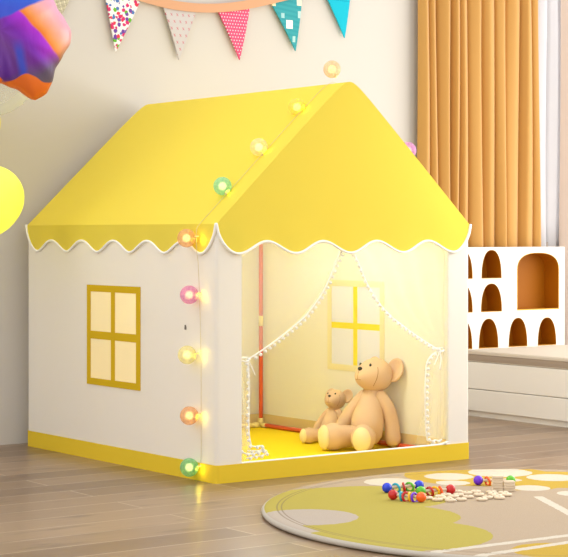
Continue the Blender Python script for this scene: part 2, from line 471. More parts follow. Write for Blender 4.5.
# sheer door curtains with pompom trim
def door_curtain(mirror):
    sx = lambda x: (W-x) if mirror else x
    inner = spline([(.498, 0, .745), (.487, 0, .70), (.46, 0, .655), (.415, 0, .575), (.345, 0, .498), (.25, 0, .435), (.165, 0, .388), (.120, 0, .366)], 40)
    low = spline([(.120, 0, .366), (.126, 0, .34), (.127, 0, .28), (.126, 0, .2), (.127, 0, .14), (.135, 0, .104)], 30) if not mirror else \
        spline([(.120, 0, .366), (.160, 0, .346), (.178, 0, .31), (.182, 0, .2), (.178, 0, .11), (.172, 0, .072)], 30)
    path = inner+low[1:]
    tails = [(.0 if p.z > .366 else (.366-p.z)/.33) for p in path]
    nv = len(path)-1
    bm = bmesh.new()
    def f(u, v):
        i = int(round(v*nv)); p = path[i]
        xl = .092
        if p.z >= .366: xr = p.x
        else: xr = p.x+.0*tails[i]
        x = xl+(xr-xl)*u
        wid = max(xr-xl, .03)
        y = .016+.010*math.sin(u*26+v*2)*min(1, wid*4)*(.35+.65*min(1, v*3))
        return Vector((sx(x), y, p.z))
    grid(bm, f, 60, nv)
    cu = fin('door_curtain', bm, M['sheer'], tent, True)
    # flared tail layer falling from the tie and gathering on the floor mat
    bm = bmesh.new()
    def t_(u, v):
        w = .02+.085*v**1.3
        x = .095+w*u+.0*v
        y = .03+.045*v*u+.014*math.sin(u*16)*v
        return Vector((sx(x), y, .366-.39*v))
    grid(bm, t_, 40, 24)
    fin('curtain_tail', bm, M['sheer'], cu, True)
    # trim cords
    edge = [Vector((sx(p.x), .012, p.z)) for p in path]
    hem1 = [Vector((sx(x), y, z)) for x, y, z in [(.135, .012, .104), (.15, .014, .100), (.17, .02, .100), (.188, .026, .098), (.194, .03, .090), (.176, .03, .084), (.15, .026, .086), (.128, .02, .088)]]
    if mirror: hem1 = [Vector((sx(x), y, z)) for x, y, z in [(.172, .012, .072), (.160, .010, .070), (.148, .012, .068), (.135, .014, .070), (.124, .012, .068), (.114, .008, .070)]]
    hem = spline(hem1, 24)
    hem2 = spline([Vector((sx(x), y, z)) for x, y, z in [(.100, .016, .090), (.115, .014, .082), (.14, .018, .078), (.17, .024, .080), (.200, .03, .084), (.206, .03, .074), (.180, .026, .068), (.150, .022, .068), (.122, .016, .066)]], 26)
    if mirror: hem2 = spline([Vector((sx(x), y, z)) for x, y, z in [(.150, .018, .060), (.135, .012, .056), (.118, .004, .058), (.105, -.006, .064), (.095, -.010, .062)]], 26)
    bm = bmesh.new(); tube(bm, edge+hem[1:], .0026, 6); tube(bm, hem2, .0026, 6)
    tube(bm, spline([Vector((sx(x), y, z)) for x, y, z in [(.099, .012, .366), (.112, .006, .362), (.125, .008, .366), (.132, .018, .370), (.118, .024, .373), (.099, .018, .372)]], 20), .0032, 6)
    tube(bm, spline([Vector((sx(x), y, z)) for x, y, z in [(.122, .008, .364), (.118, .006, .338), (.124, .006, .303)]], 10), .002, 6)
    tube(bm, spline([Vector((sx(x), y, z)) for x, y, z in [(.122, .008, .364), (.134, .006, .343), (.146, .006, .320)]], 10), .002, 6)
    fin('trim_cord', bm, M['piping'], cu, True)
    first = None
    spots = [(p, 0) for p in resample(edge, .0195)[1:]]+[(p, 1) for p in resample(hem, .024)[1:]]+[(p, 1) for p in resample(hem2, .024)]
    for i, (p, kind) in enumerate(spots):
        q = p+Vector((0, -.004, -.0065)) if kind == 0 else p+Vector((0, -.005, -.002))
        if kind == 0 and q.z > .366: q += Vector((.004 if not mirror else -.004, 0, 0))
        if kind == 0 and q.z <= .366: q += Vector((-.006 if not mirror else .006, 0, .004))
        q.z = max(q.z, .0105)
        if first is None:
            bm = bmesh.new(); ball(bm, (0, 0, 0), .0056, 10)
            first = fin('pompom', bm, M['pompom'], cu, True); o_ = first
        else:
            o_ = first.copy(); COL.objects.link(o_)
        o_.location = q
door_curtain(False); door_curtain(True)

# ------------------------------------------------------------------ bulb string
string = empty('light_string', (0, .1, 1.27))
tag(string, 'string of glowing coloured ball lights draped over the yellow tent roof', 'string lights')
def P_(v): return Vector(v)-Vector((0, .1, 1.27))
def bulb_mat(name, c):
    c = tuple(int(k*.74+255*.26) for k in c)
    m = mat(name, srgb(*c), .35, .5); n = N(m)
    v = n.new('ShaderNodeTexVoronoi'); n.link(n.coord(), v.inputs['Vector']); v.inputs['Scale'].default_value = 150
    col = n.mix(n.ramp(v.outputs['Distance'], [(.1, (0, 0, 0, 1)), (.8, (.7, .7, .7, 1))]), srgb(*c), srgb(*[min(255, int(k*.4+255*.6)) for k in c]))
    n.link(col, n.p.inputs['Base Color']); n.bump(v.outputs['Distance'], .8, .004)
    tr = n.new('ShaderNodeBsdfTranslucent'); n.link(col, tr.inputs[0])
    tp = n.new('ShaderNodeBsdfTransparent'); tp.inputs[0].default_value = srgb(*[min(255, int(k*.35+255*.65)) for k in c])
    a = n.new('ShaderNodeMixShader'); a.inputs[0].default_value = .45
    n.link(n.p.outputs[0], a.inputs[1]); n.link(tr.outputs[0], a.inputs[2])
    b = n.new('ShaderNodeMixShader'); b.inputs[0].default_value = .55
    n.link(a.outputs[0], b.inputs[1]); n.link(tp.outputs[0], b.inputs[2]); n.link(b.outputs[0], n.out.inputs[0])
    return m
core_m = mat('warm_glow', (0, 0, 0, 1)); N(core_m).p.inputs['Emission Color'].default_value = srgb(255, 226, 150); N(core_m).p.inputs['Emission Strength'].default_value = 2.4
bulbs = [((.516, .101, 1.281), (240, 190, 130), 'peach'), ((.378, .104, 1.154), (250, 226, 40), 'bright yellow'), ((.229, .103, 1.022), (246, 232, 170), 'cream'),
         ((.088, .098, .898), (110, 218, 178), 'mint'), ((-.036, .110, .738), (244, 168, 78), 'orange'), ((-.034, .098, .566), (226, 108, 190), 'pink'),
         ((-.034, .110, .383), (246, 238, 150), 'pale yellow'), ((-.034, .098, .199), (240, 160, 88), 'apricot'), ((-.034, .098, .042), (84, 206, 130), 'green'),
         ((.783, .040, 1.024), (214, 120, 232), 'magenta')]
for loc, c, nm in bulbs:
    bm = bmesh.new(); ball(bm, (0, 0, 0), .0283, 24)
    b = fin('bulb', bm, bulb_mat(nm.replace(' ', '_')+'_crackle_glass', c), string, True); b.location = P_(loc)
    b['label'] = nm+' ball bulb'
    bm = bmesh.new(); ball(bm, (0, 0, 0), .0125, 16); fin('glow_core', bm, core_m, b, True)
    bm = bmesh.new()
    if loc[0] < 0: tube(bm, [(.010, -.020, .004), (.022, -.030, .006)], .0022, 8)
    else: tube(bm, [(0, -.016, -.018), (0, -.018, -.026)], .0035, 8)
    fin('socket', bm, M['wire'], b, True)
for loc, c, nm in bulbs[:9]:
    l = bpy.data.lights.new('fairy_led', 'POINT'); l.energy = .014 if loc[0] > 0 else .026; l.color = (1, .78, .08); l.shadow_soft_size = .004
    o = bpy.data.objects.new('fairy_led', l); COL.objects.link(o); o.parent = string
    if loc[0] < 0: o.location = P_((-.020, .068, loc[2]-.004))
    else: o.location = P_((loc[0]+.004, .076, roof_z(loc[0])+.018))
wp = []
for i in range(12):
    x = .80-(.80-HC)*i/11; wp.append((x, .08, roof_z(x)+.004))
for i in range(1, 22):
    x = HC-(HC+OV)*i/21; wp.append((x, .083, roof_z(x)+.004))
wp += [(-.020, .080, E-.02), (-.022, .075, E-.08), (-.016, .074, .64), (-.0075, .074, .4), (-.0075, .073, .2), (-.0075, .073, .075), (-.012, .075, .05)]
bm = bmesh.new(); tube(bm, [P_(p) for p in spline(wp, 140)], .0008, 6); fin('wire', bm, M['wire'], string, True)

# ------------------------------------------------------------------ bears
def rotm(yaw=0, pitch=0): return Matrix.Rotation(yaw, 3, 'Z') @ Matrix.Rotation(pitch, 3, 'Y')
def make_bear(label, loc, yaw, scale, leg_l, leg_r, head_yaw, arm_l_back=-.035, arm_out=.088):
    b = empty('teddy_bear', loc, yaw); b.scale = (scale,)*3; tag(b, label, 'teddy bear')
    P = M['plush']
    bm = bmesh.new(); tube(bm, spline([(.0, 0, .060), (.002, 0, .085), (-.006, 0, .115), (-.018, 0, .150), (-.027, 0, .182), (-.030, 0, .205)], 16),
        [(.054+.004*math.sin(PI*i/6) if i < 6 else .054-(i-6)/9*.027) for i in range(16)], 26); fin('torso', bm, P, b, True)
    # head: egg with a broad snout
    hc = Vector((-.040, .004, .252)); HR = rotm(head_yaw, R(-12)) @ Matrix.Scale(1.11, 3)
    bm = bmesh.new(); vs = ball(bm, (0, 0, 0), 1, 40); md = Vector((1, 0, -.30)).normalized()
    for v in vs:
        d = v.co.normalized(); r = Vector((d.x*.056, d.y*.057, d.z*.053)); a = d.angle(md)
        r += d*.020*math.exp(-(a/.62)**2)
        v.co = HR @ r+hc
    fin('head', bm, P, b, True)
    def onhead(az, el, off=0):
        d = Vector((math.cos(el)*math.cos(az), math.cos(el)*math.sin(az), math.sin(el))); a = d.angle(md)
        return HR @ (Vector((d.x*.056, d.y*.057, d.z*.053))+d*(.020*math.exp(-(a/.62)**2)+off))+hc
    for s in (1, -1):
        bm = bmesh.new(); vs = ball(bm, (0, 0, 0), 1, 24)
        ER = HR @ rotm(R(8)*s, R(-8))
        for v in vs:
            a, q, c = v.co; rr = q*q+c*c
            x = .016*a-(.024*max(0, 1-rr*1.15) if a > 0 else 0)
            v.co = ER @ Vector((x, q*.033, c*.039)) + HR @ Vector((-.032, .052*s, .024)) + hc
        fin('ear', bm, P, b, True)
        bm = bmesh.new(); ball(bm, onhead(R(25)*s, R(26), .0005), (.0035, .0042, .0056), 12, HR); fin('eye', bm, M['black'], b, True)
    bm = bmesh.new(); ball(bm, onhead(0, R(8), .001), (.006, .0085, .0065), 14, HR); fin('nose', bm, M['black'], b, True)
    bm = bmesh.new(); tube(bm, [onhead(0, R(e), .0003) for e in (4, -4, -12, -20)], .0008, 6)
    tube(bm, [onhead(R(z), R(-20-abs(z)*.05), .0003) for z in (-9, -4, 0, 4, 9)], .0008, 6); fin('mouth', bm, M['plush_seam'], b, True)
    for s in (1, -1):
        bm = bmesh.new(); tube(bm, [onhead(R(46+8*math.cos(R(e*2.2)))*s, R(e), .0000) for e in range(24, -46, -6)], .0009, 6)
        fin('face_seam', bm, M['plush_seam'], b, True)
    # arms hang down to the floor
    for s, pts in ((1, [(-.027, .038, .180), (-.038, .060, .140), (arm_l_back, arm_out, .085), (arm_l_back-.002, arm_out+.004, .031)]),
                   (-1, [(-.024, -.034, .180), (-.006, -.066, .135), (.012, -.094, .080), (.018, -.108, .030)])):
        bm = bmesh.new(); tube(bm, spline(pts, 14), [.021+.007*i/13 for i in range(14)], 18); fin('arm', bm, P, b, True)
    # legs end in upright feet with cream pads
    for ang, L in (leg_l, leg_r):
        d = Vector((math.cos(ang), math.sin(ang), 0)); sdir = Vector((-d.y, d.x, 0))
        hip = d*.030+Vector((0, 0, .044)); end = d*L+Vector((0, 0, .048))
        bm = bmesh.new(); q = [hip.lerp(end, i/10) for i in range(11)]
        tube(bm, q, [.034+.001*i for i in range(8)]+[(.041, .045), (.043, .048), (.040, .046)], 22)
        lg = fin('leg', bm, P, b, True)
        bm = bmesh.new(); vs = ball(bm, (0, 0, 0), 1, 24)
        for v in vs:
            a, q_, c = v.co
            v.co = end+d*(.0290+.0125*a+.006*(1-q_*q_-c*c))+sdir*q_*.0315+Vector((0, 0, c*.0425))
        fin('paw_pad', bm, M['pad'], lg, True)
    return b
MATZ = .0045
make_bear('large tan teddy bear sitting upright against the right inner wall of the tent', (.906, .402, MATZ), R(196), 1.0, (R(28), .140), (R(-22), .150), R(-12), -.052, .066)
make_bear('small tan teddy bear leaning beside the larger one, farther from the door', (.912, .622, MATZ), R(190), .60, (R(40), .14), (R(-14), .165), R(12))

# ------------------------------------------------------------------ bed
bed = empty('bed', (2.0, .8, 0)); tag(bed, 'white child bed whose headboard has golden arched niches', 'bed')
def chb(name, bm, m, smooth=False, parent=bed):
    bmesh.ops.translate(bm, vec=(-2.0, -.8, 0), verts=bm.verts); return fin(name, bm, m, parent, smooth)
BX0, BX1, BY0, HY = 1.958, 2.555, -.75, 1.08
bm = bmesh.new(); box(bm, (BX0+.012, BY0+.02, 0), (BX1-.012, HY, .024)); chb('plinth', bm, M['white_lacquer'])
bm = bmesh.new(); box(bm, (BX0, BY0, .024), (BX1, HY, .112), .002); chb('lower_panel', bm, M['white_lacquer'])
bm = bmesh.new(); box(bm, (BX0, BY0, .1145), (BX1, HY, .224), .002); chb('upper_panel', bm, M['white_lacquer'])
# headboard with pierced niches
def arch(x0, x1, z0, z1, kind):
    xc, w = (x0+x1)/2, (x1-x0)/2; h = z1-z0; out = [(x0, z0), (x1, z0)]
    if kind == 'big':
        hs = z1-.075
        out += [(x1, z0+(hs-z0)*t/6) for t in range(1, 6)]
        for d in range(0, 181, 9):
            c, s = math.cos(R(d)), math.sin(R(d))
            out.append((xc+w*math.copysign(abs(c)**.8, c), hs+.075*abs(s)**.8))
        out += [(x0, hs-(hs-z0)*t/6) for t in range(1, 6)]
    else:
        for d in range(3, 178, 6):
            c, s = math.cos(R(d)), math.sin(R(d))
            out.append((xc+w*math.copysign(abs(c)**.85, c), z0+h*abs(s)**.85))
    return out
niches = [arch(2.062, 2.176, .564, .684, 's'), arch(2.059, 2.178, .424, .543, 's'), arch(2.265, 2.514, .426, .671, 'big'),
          arch(2.047, 2.157, .272, .396, 's'), arch(2.217, 2.325, .272, .395, 's'), arch(2.387, 2.497, .272, .392, 's'), arch(1.90, 2.010, .272, .396, 's'),
          arch(1.895, 2.012, .424, .543, 's'), arch(1.895, 2.012, .564, .684, 's')]
HX0, HX1, HZ1 = 1.83, 2.548, .695
cu = bpy.data.curves.new('headboard', 'CURVE'); cu.dimensions = '2D'; cu.fill_mode = 'BOTH'; cu.extrude = .009
def addsp(pts):
    s = cu.splines.new('POLY'); s.points.add(len(pts)-1)
    for p, (x, y) in zip(s.points, pts): p.co = (x, y, 0, 1)
    s.use_cyclic_u = True
addsp([(HX0, 0.02), (HX1, 0.02), (HX1, HZ1), (HX0, HZ1)])
for a in niches: addsp(a)
tmp = bpy.data.objects.new('tmp', cu); COL.objects.link(tmp)
bpy.context.view_layer.update()
me = bpy.data.meshes.new_from_object(tmp.evaluated_get(bpy.context.evaluated_depsgraph_get()))
bpy.data.objects.remove(tmp); bpy.data.curves.remove(cu)
me.transform(Matrix.Translation((-2.0, HY+.009-.8, 0)) @ Matrix.Rotation(R(90), 4, 'X'))
me.name = 'headboard'; hb = link('headboard', me, M['white_lacquer'], bed)
bm = bmesh.new()
for lo, hi in [((HX0, HY+.018, .02), (HX0+.012, 1.178, HZ1)), ((HX1-.012, HY+.018, .02), (HX1, 1.178, HZ1)), ((HX0+.012, HY+.018, HZ1-.008), (HX1-.012, 1.178, HZ1)), ((HX0+.012, 1.174, .02), (HX1-.012, 1.178, HZ1-.008))]:
    box(bm, lo, hi)
chb('headboard_case', bm, M['white_lacquer'])
for a in niches:
    xc = sum(p[0] for p in a)/len(a); zc = sum(p[1] for p in a)/len(a); bm = bmesh.new(); n_ = len(a); g = .9995
    F = [bm.verts.new((xc+(x-xc)*1.0, HY-.0006, zc+(z-zc)*1.0)) for x, z in a]
    G = [bm.verts.new((xc+(x-xc)*.975, HY-.0006, zc+(z-zc)*.975)) for x, z in a]
    B = [bm.verts.new((xc+(x-xc)*.975, HY+.088, zc+(z-zc)*.975)) for x, z in a]
    for i in range(n_):
        j = (i+1) % n_
        bm.faces.new((F[i], F[j], G[j], G[i])); bm.faces.new((G[i], G[j], B[j], B[i]))
    bm.faces.new(B); bm.faces.ensure_lookup_table()
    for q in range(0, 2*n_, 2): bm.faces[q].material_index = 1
    bmesh.ops.translate(bm, vec=(-2.0, -.8, 0), verts=bm.verts)
    o = fin('niche_lining', bm, M['gold_shaded'], hb); o.data.materials.append(M['gold_lit_rim'])
bm = bmesh.new(); box(bm, (BX0+.004, BY0+.01, .2245), (BX1-.004, HY-.003, .271), .010)
o = fin('mattress', bm, M['mattress'], None, True, origin=(2.25, .2, .2245)); tag(o, 'thin oatmeal mattress lying on the white bed frame', 'mattress')
bm = bmesh.new(); box(bm, (BX0+.002, BY0+.008, .2275), (BX1-.002, HY-.004, .256), .003)
bmesh.ops.translate(bm, vec=(-2.25, -.2, -.2245), verts=bm.verts)
tag(fin('mattress_border', bm, fabric('taupe_mattress_border', srgb(168, 152, 136), 0, weave=300), o, True), 'taupe mattress border')
bm = bmesh.new()
for z in (.2275, .257):
    q = [(BX0+.002, HY-.01, z), (BX0+.002, BY0+.012, z)]
    tube(bm, [Vector(q[0]), Vector(q[1])], .0018, 6)
bmesh.ops.translate(bm, vec=(-2.25, -.2, -.2245), verts=bm.verts); fin('mattress_piping', bm, M['mattress'], o, True)

# ------------------------------------------------------------------ rug
RC = (.407, -1.002); RR = .778
m = M['rug'] = mat('patterned_rug_pile', srgb(210, 184, 158), .95, .05); n = N(m); c = n.coord()
jit = n.new('ShaderNodeMixRGB') if False else None
nz = n.noise(c, 60, 3, out='Color')
sub = n.new('ShaderNodeVectorMath', operation='SUBTRACT'); n.link(nz, sub.inputs[0]); sub.inputs[1].default_value = (.5, .5, .5)
scl = n.new('ShaderNodeVectorMath', operation='SCALE'); n.link(sub.outputs[0], scl.inputs[0]); scl.inputs['Scale'].default_value = .012
add = n.new('ShaderNodeVectorMath', operation='ADD'); n.link(c, add.inputs[0]); n.link(scl.outputs[0], add.inputs[1])
flat = n.new('ShaderNodeVectorMath', operation='MULTIPLY'); n.link(add.outputs[0], flat.inputs[0]); flat.inputs[1].default_value = (1, 1, 0)
uv = flat.outputs[0]
def disc_mask(x, y, r):
    d = n.new('ShaderNodeVectorMath', operation='DISTANCE'); n.link(uv, d.inputs[0]); d.inputs[1].default_value = (x-RC[0], y-RC[1], 0)
    return n.math('LESS_THAN', d.outputs['Value'], r)
def stripe_mask(x0, y0, x1, y1, w):
    dx, dy = x1-x0, y1-y0; L = math.hypot(dx, dy); nx, ny = -dy/L, dx/L
    d = n.new('ShaderNodeVectorMath', operation='DOT_PRODUCT'); n.link(uv, d.inputs[0]); d.inputs[1].default_value = (nx, ny, 0)
    off = nx*(x0-RC[0])+ny*(y0-RC[1])
    return n.math('LESS_THAN', n.math('ABSOLUTE', n.math('SUBTRACT', d.outputs['Value'], off)), w)
BEIGE, YEL, GREY, MUS, WHT = srgb(177, 158, 137), srgb(176, 162, 80), srgb(181, 168, 156), srgb(190, 158, 66), srgb(208, 198, 182)
col = BEIGE
def paint(msk, cc):
    global col
    col = n.mix(msk, col, cc)
for a in [(.042, -.57, .235), (-.142, -.698, .198), (-.202, -1.098, .225), (.125, -.58, .22), (-.398, -.954, .2), (-.06, -.86, .2)]: paint(disc_mask(*a), YEL)
rd = n.new('ShaderNodeVectorMath', operation='LENGTH'); n.link(c, rd.inputs[0])
paint(disc_mask(-.222, -.752, .130), GREY); paint(n.math('MULTIPLY', disc_mask(-.35, -.80, .15), n.math('GREATER_THAN', rd.outputs['Value'], .737)), GREY)
for a in [(.673, -.429, .23), (.806, -.635, .179), (.633, -.665, .10), (-.053, -1.478, .1), (.10, -1.55, .12)]: paint(disc_mask(*a), MUS)
paint(disc_mask(.40, -.245, .10), BEIGE)
for a in [(.582, -.390, .074), (.768, -.415, .098), (.817, -.590, .075), (.678, -.555, .034), (.612, -.712, .055), (.636, -.864, .051), (.367, -.381, .083), (.50, -.5, .05)]: paint(disc_mask(*a), WHT)
paint(stripe_mask(-.276, -1.33, .118, -1.35, .013), WHT); paint(stripe_mask(-.236, -1.423, .048, -1.419, .013), WHT); paint(n.math('MULTIPLY', stripe_mask(.511, -.844, .374, -1.096, .014), disc_mask(.40, -1.05, .235)), WHT)
rd = n.new('ShaderNodeVectorMath', operation='LENGTH'); n.link(c, rd.inputs[0])
for r_ in (.7245, .7365):
    paint(n.math('MULTIPLY', n.math('LESS_THAN', n.math('ABSOLUTE', n.math('SUBTRACT', rd.outputs['Value'], r_)), .0022), .55), srgb(120, 106, 86))
paint(n.math('GREATER_THAN', rd.outputs['Value'], .7705), srgb(190, 182, 170))
pile = n.noise(c, 420, 2); big_ = n.noise(c, 9, 4)
col = n.mix(n.math('MULTIPLY', n.ramp(pile, [(.35, (0, 0, 0, 1)), (.7, (1, 1, 1, 1))]), .16), col, srgb(150, 130, 96))
n.link(col, n.p.inputs['Base Color']); n.bump(n.math('ADD', pile, n.math('MULTIPLY', big_, .5)), .5, .003)
bm = bmesh.new()
lathe(bm, [(0, 0), (RR-.010, 0), (RR-.002, .004), (RR, .010), (RR-.004, .0155), (RR-.014, .018), (.742, .018), (.7365, .0168), (.7305, .018), (.7245, .0168), (.719, .018), (.4, .018), (.2, .018), (0, .018)], 160)
rug = fin('rug', bm, M['rug'], None, True, None); rug.location = (RC[0], RC[1], 0.0005)
tag(rug, 'round patterned rug in yellow, beige and cream on the wooden floor', 'rug')
RZ = .0187

# ------------------------------------------------------------------ wooden toys on the rug
def rattle(a, b, ca, cb, rings, label):
    a, b = Vector(a), Vector(b); c = (a+b)/2; d = (b-a).normalized()
    t = empty('wooden_rattle', (c.x, c.y, RZ)); tag(t, label, 'toy rattle', 'wooden rattles on the rug')
    base = Vector((c.x, c.y, RZ))
    bm = bmesh.new(); tube(bm, [a-base, b-base], .0042, 10); fin('stick', bm, M['cream_wood'], t, True)
    for p, cc in ((a, ca), (b, cb)):
        bm = bmesh.new(); ball(bm, p-base, .0142, 20); o = fin('end_ball', bm, TOY[cc], t, True); o['label'] = cc+' end ball'
    for s, cc, tilt in rings:
        p = a.lerp(b, s)-base; ax = (Matrix.Rotation(R(tilt), 3, 'Z') @ d); ax.z += .22; ax.normalize()
        u = ax.cross(Vector((0, 0, 1))).normalized(); w = u.cross(ax)
        # the ring hangs on the stick
        cen = p-w*.0035*(1 if w.z > 0 else -1)
        bm = bmesh.new(); tube(bm, [cen+(u*math.cos(2*PI*k/28)+w*math.sin(2*PI*k/28))*.0124 for k in range(28)], .0034, 10, closed=True)
        o = fin('ring', bm, TOY[cc], t, True); o['label'] = cc+' ring'
    return t
bz = RZ+.0142
rattle((.216, -.541, bz), (.322, -.556, bz), 'blue', 'blue', [(.28, 'teal', 20), (.52, 'red', -25), (.7, 'green', 30)], 'wooden rattle with two blue end balls, rearmost of the left cluster')
rattle((.144, -.655, bz), (.177, -.735, bz), 'red', 'orange', [(.30, 'teal', 10), (.46, 'red', -20), (.60, 'yellow', 15), (.76, 'purple', -10)], 'wooden rattle with a red and an orange end ball, nearest the camera')
rattle((.248, -.650, bz), (.339, -.672, bz), 'green', 'red', [(.30, 'red', 20), (.48, 'yellow', 35), (.66, 'orange', -10)], 'wooden rattle with a green and a red end ball, beside the loose discs')
rattle((.527, -.581, bz), (.604, -.636, bz), 'purple', 'green', [(.28, 'orange', 25), (.66, 'red', 0)], 'wooden rattle with purple and green end balls behind the block stacks')
# stacks of square wooden blocks
proto = None
def block(loc, rz, label):
    global proto
    if proto is None:
        bm = bmesh.new(); box(bm, (-.0158, -.0125, 0), (.0158, .0125, .0072), .0018); proto = fin('wooden_block', bm, M['cream_wood']); o = proto
    else:
        o = proto.copy(); COL.objects.link(o)
    o.location = loc; o.rotation_euler = (0, 0, rz); tag(o, label, 'toy block', 'stacked wooden blocks'); return o
ordn = ['lowest', 'second', 'third', 'fourth', 'fifth', 'topmost']
for i in range(6): block((.495+.0008*math.sin(i*2), -.697+.0008*math.cos(i*3), RZ+i*.0073), R(-38+3*math.sin(i*1.7)), ordn[i]+' cream wooden block of the taller stack, counted from the rug')
for i in range(4): block((.518+.0008*math.sin(i*3), -.7205+.0008*math.cos(i*2), RZ+i*.0073), R(-36+4*math.sin(i*2.3)), (ordn[i] if i < 3 else 'topmost')+' cream wooden block of the shorter stack, counted from the rug')
# loose discs
bm = bmesh.new(); r_ = .0155
lathe(bm, [(0, 0), (r_-.003, 0), (r_-.0008, .0015), (r_, .0038), (r_-.0008, .0061), (r_-.003, .0076), (.004, .0078), (0, .0078)], 24)
dproto = fin('wooden_disc', bm, M['cream_wood'], None, True)
bm = bmesh.new(); lathe(bm, [(0, .0084), (.0024, .0084), (.0026, .0070), (0, .0070)], 12); hproto = fin('peg_hole', bm, M['hole'], dproto)
spots = []; rnd = random.Random(3); tries = 0
stackc = [(.488, -.692, .034), (.520, -.722, .034), (.566, -.605, .03), (.527, -.572, .03), (.339, -.672, .032), (.29, -.66, .03), (.248, -.65, .03), (.177, -.735, .05)]
cam_r, cam_d = Vector((.807, -.590)), Vector((.590, .807))
while len(spots) < 36 and tries < 20000:
    tries += 1
    a, b_ = rnd.uniform(-.125, .125), rnd.uniform(-.10, .10)
    if (a/.125)**2+((b_-.25*a)/.085)**2 > 1: continue
    p = Vector((.345, -.733))+cam_r*a+cam_d*b_
    if any((p-Vector(q[:2])).length < .0318 for q in spots): continue
    if any((p-Vector(q[:2])).length < q[2] for q in stackc): continue
    spots.append((p.x, p.y, RZ))
for i, q in enumerate(spots):
    if i == 0: o = dproto
    else:
        o = dproto.copy(); COL.objects.link(o); h_ = hproto.copy(); COL.objects.link(h_); h_.parent = o
    o.location = q; o.rotation_euler = (0, 0, rnd.uniform(0, 6)); tag(o, 'small round cream wooden disc lying in the loose scatter on the rug', 'wooden disc', 'loose wooden discs')

# ------------------------------------------------------------------ bunting
YP = YB-.012
bun = empty('bunting', (.8, YP, 1.62)); tag(bun, 'pennant bunting on a peach ribbon across the beige back wall', 'bunting')
BO = Vector((.8, YP, 1.62))
rib = spline([(-.3, 0, 1.835), (0, 0, 1.745), (.25, 0, 1.682), (.504, 0, 1.637), (.65, 0, 1.617), (.80, 0, 1.617), (.96, 0, 1.639), (1.162, 0, 1.690), (1.35, 0, 1.748), (1.6, 0, 1.84), (1.9, 0, 1.96)], 90)
bm = bmesh.new()
def rf(u, v):
    p = rib[int(round(u*89))]; q = rib[min(89, int(round(u*89))+1)]-rib[max(0, int(round(u*89))-1)]; q.normalize()
    nrm = Vector((-q.z, 0, q.x))
    return Vector((p.x, YP-.008, p.z))+nrm*(v-.5)*.034-BO
grid(bm, rf, 89, 2); solid(fin('ribbon', bm, M['ribbon'], bun, True), .003, 0)
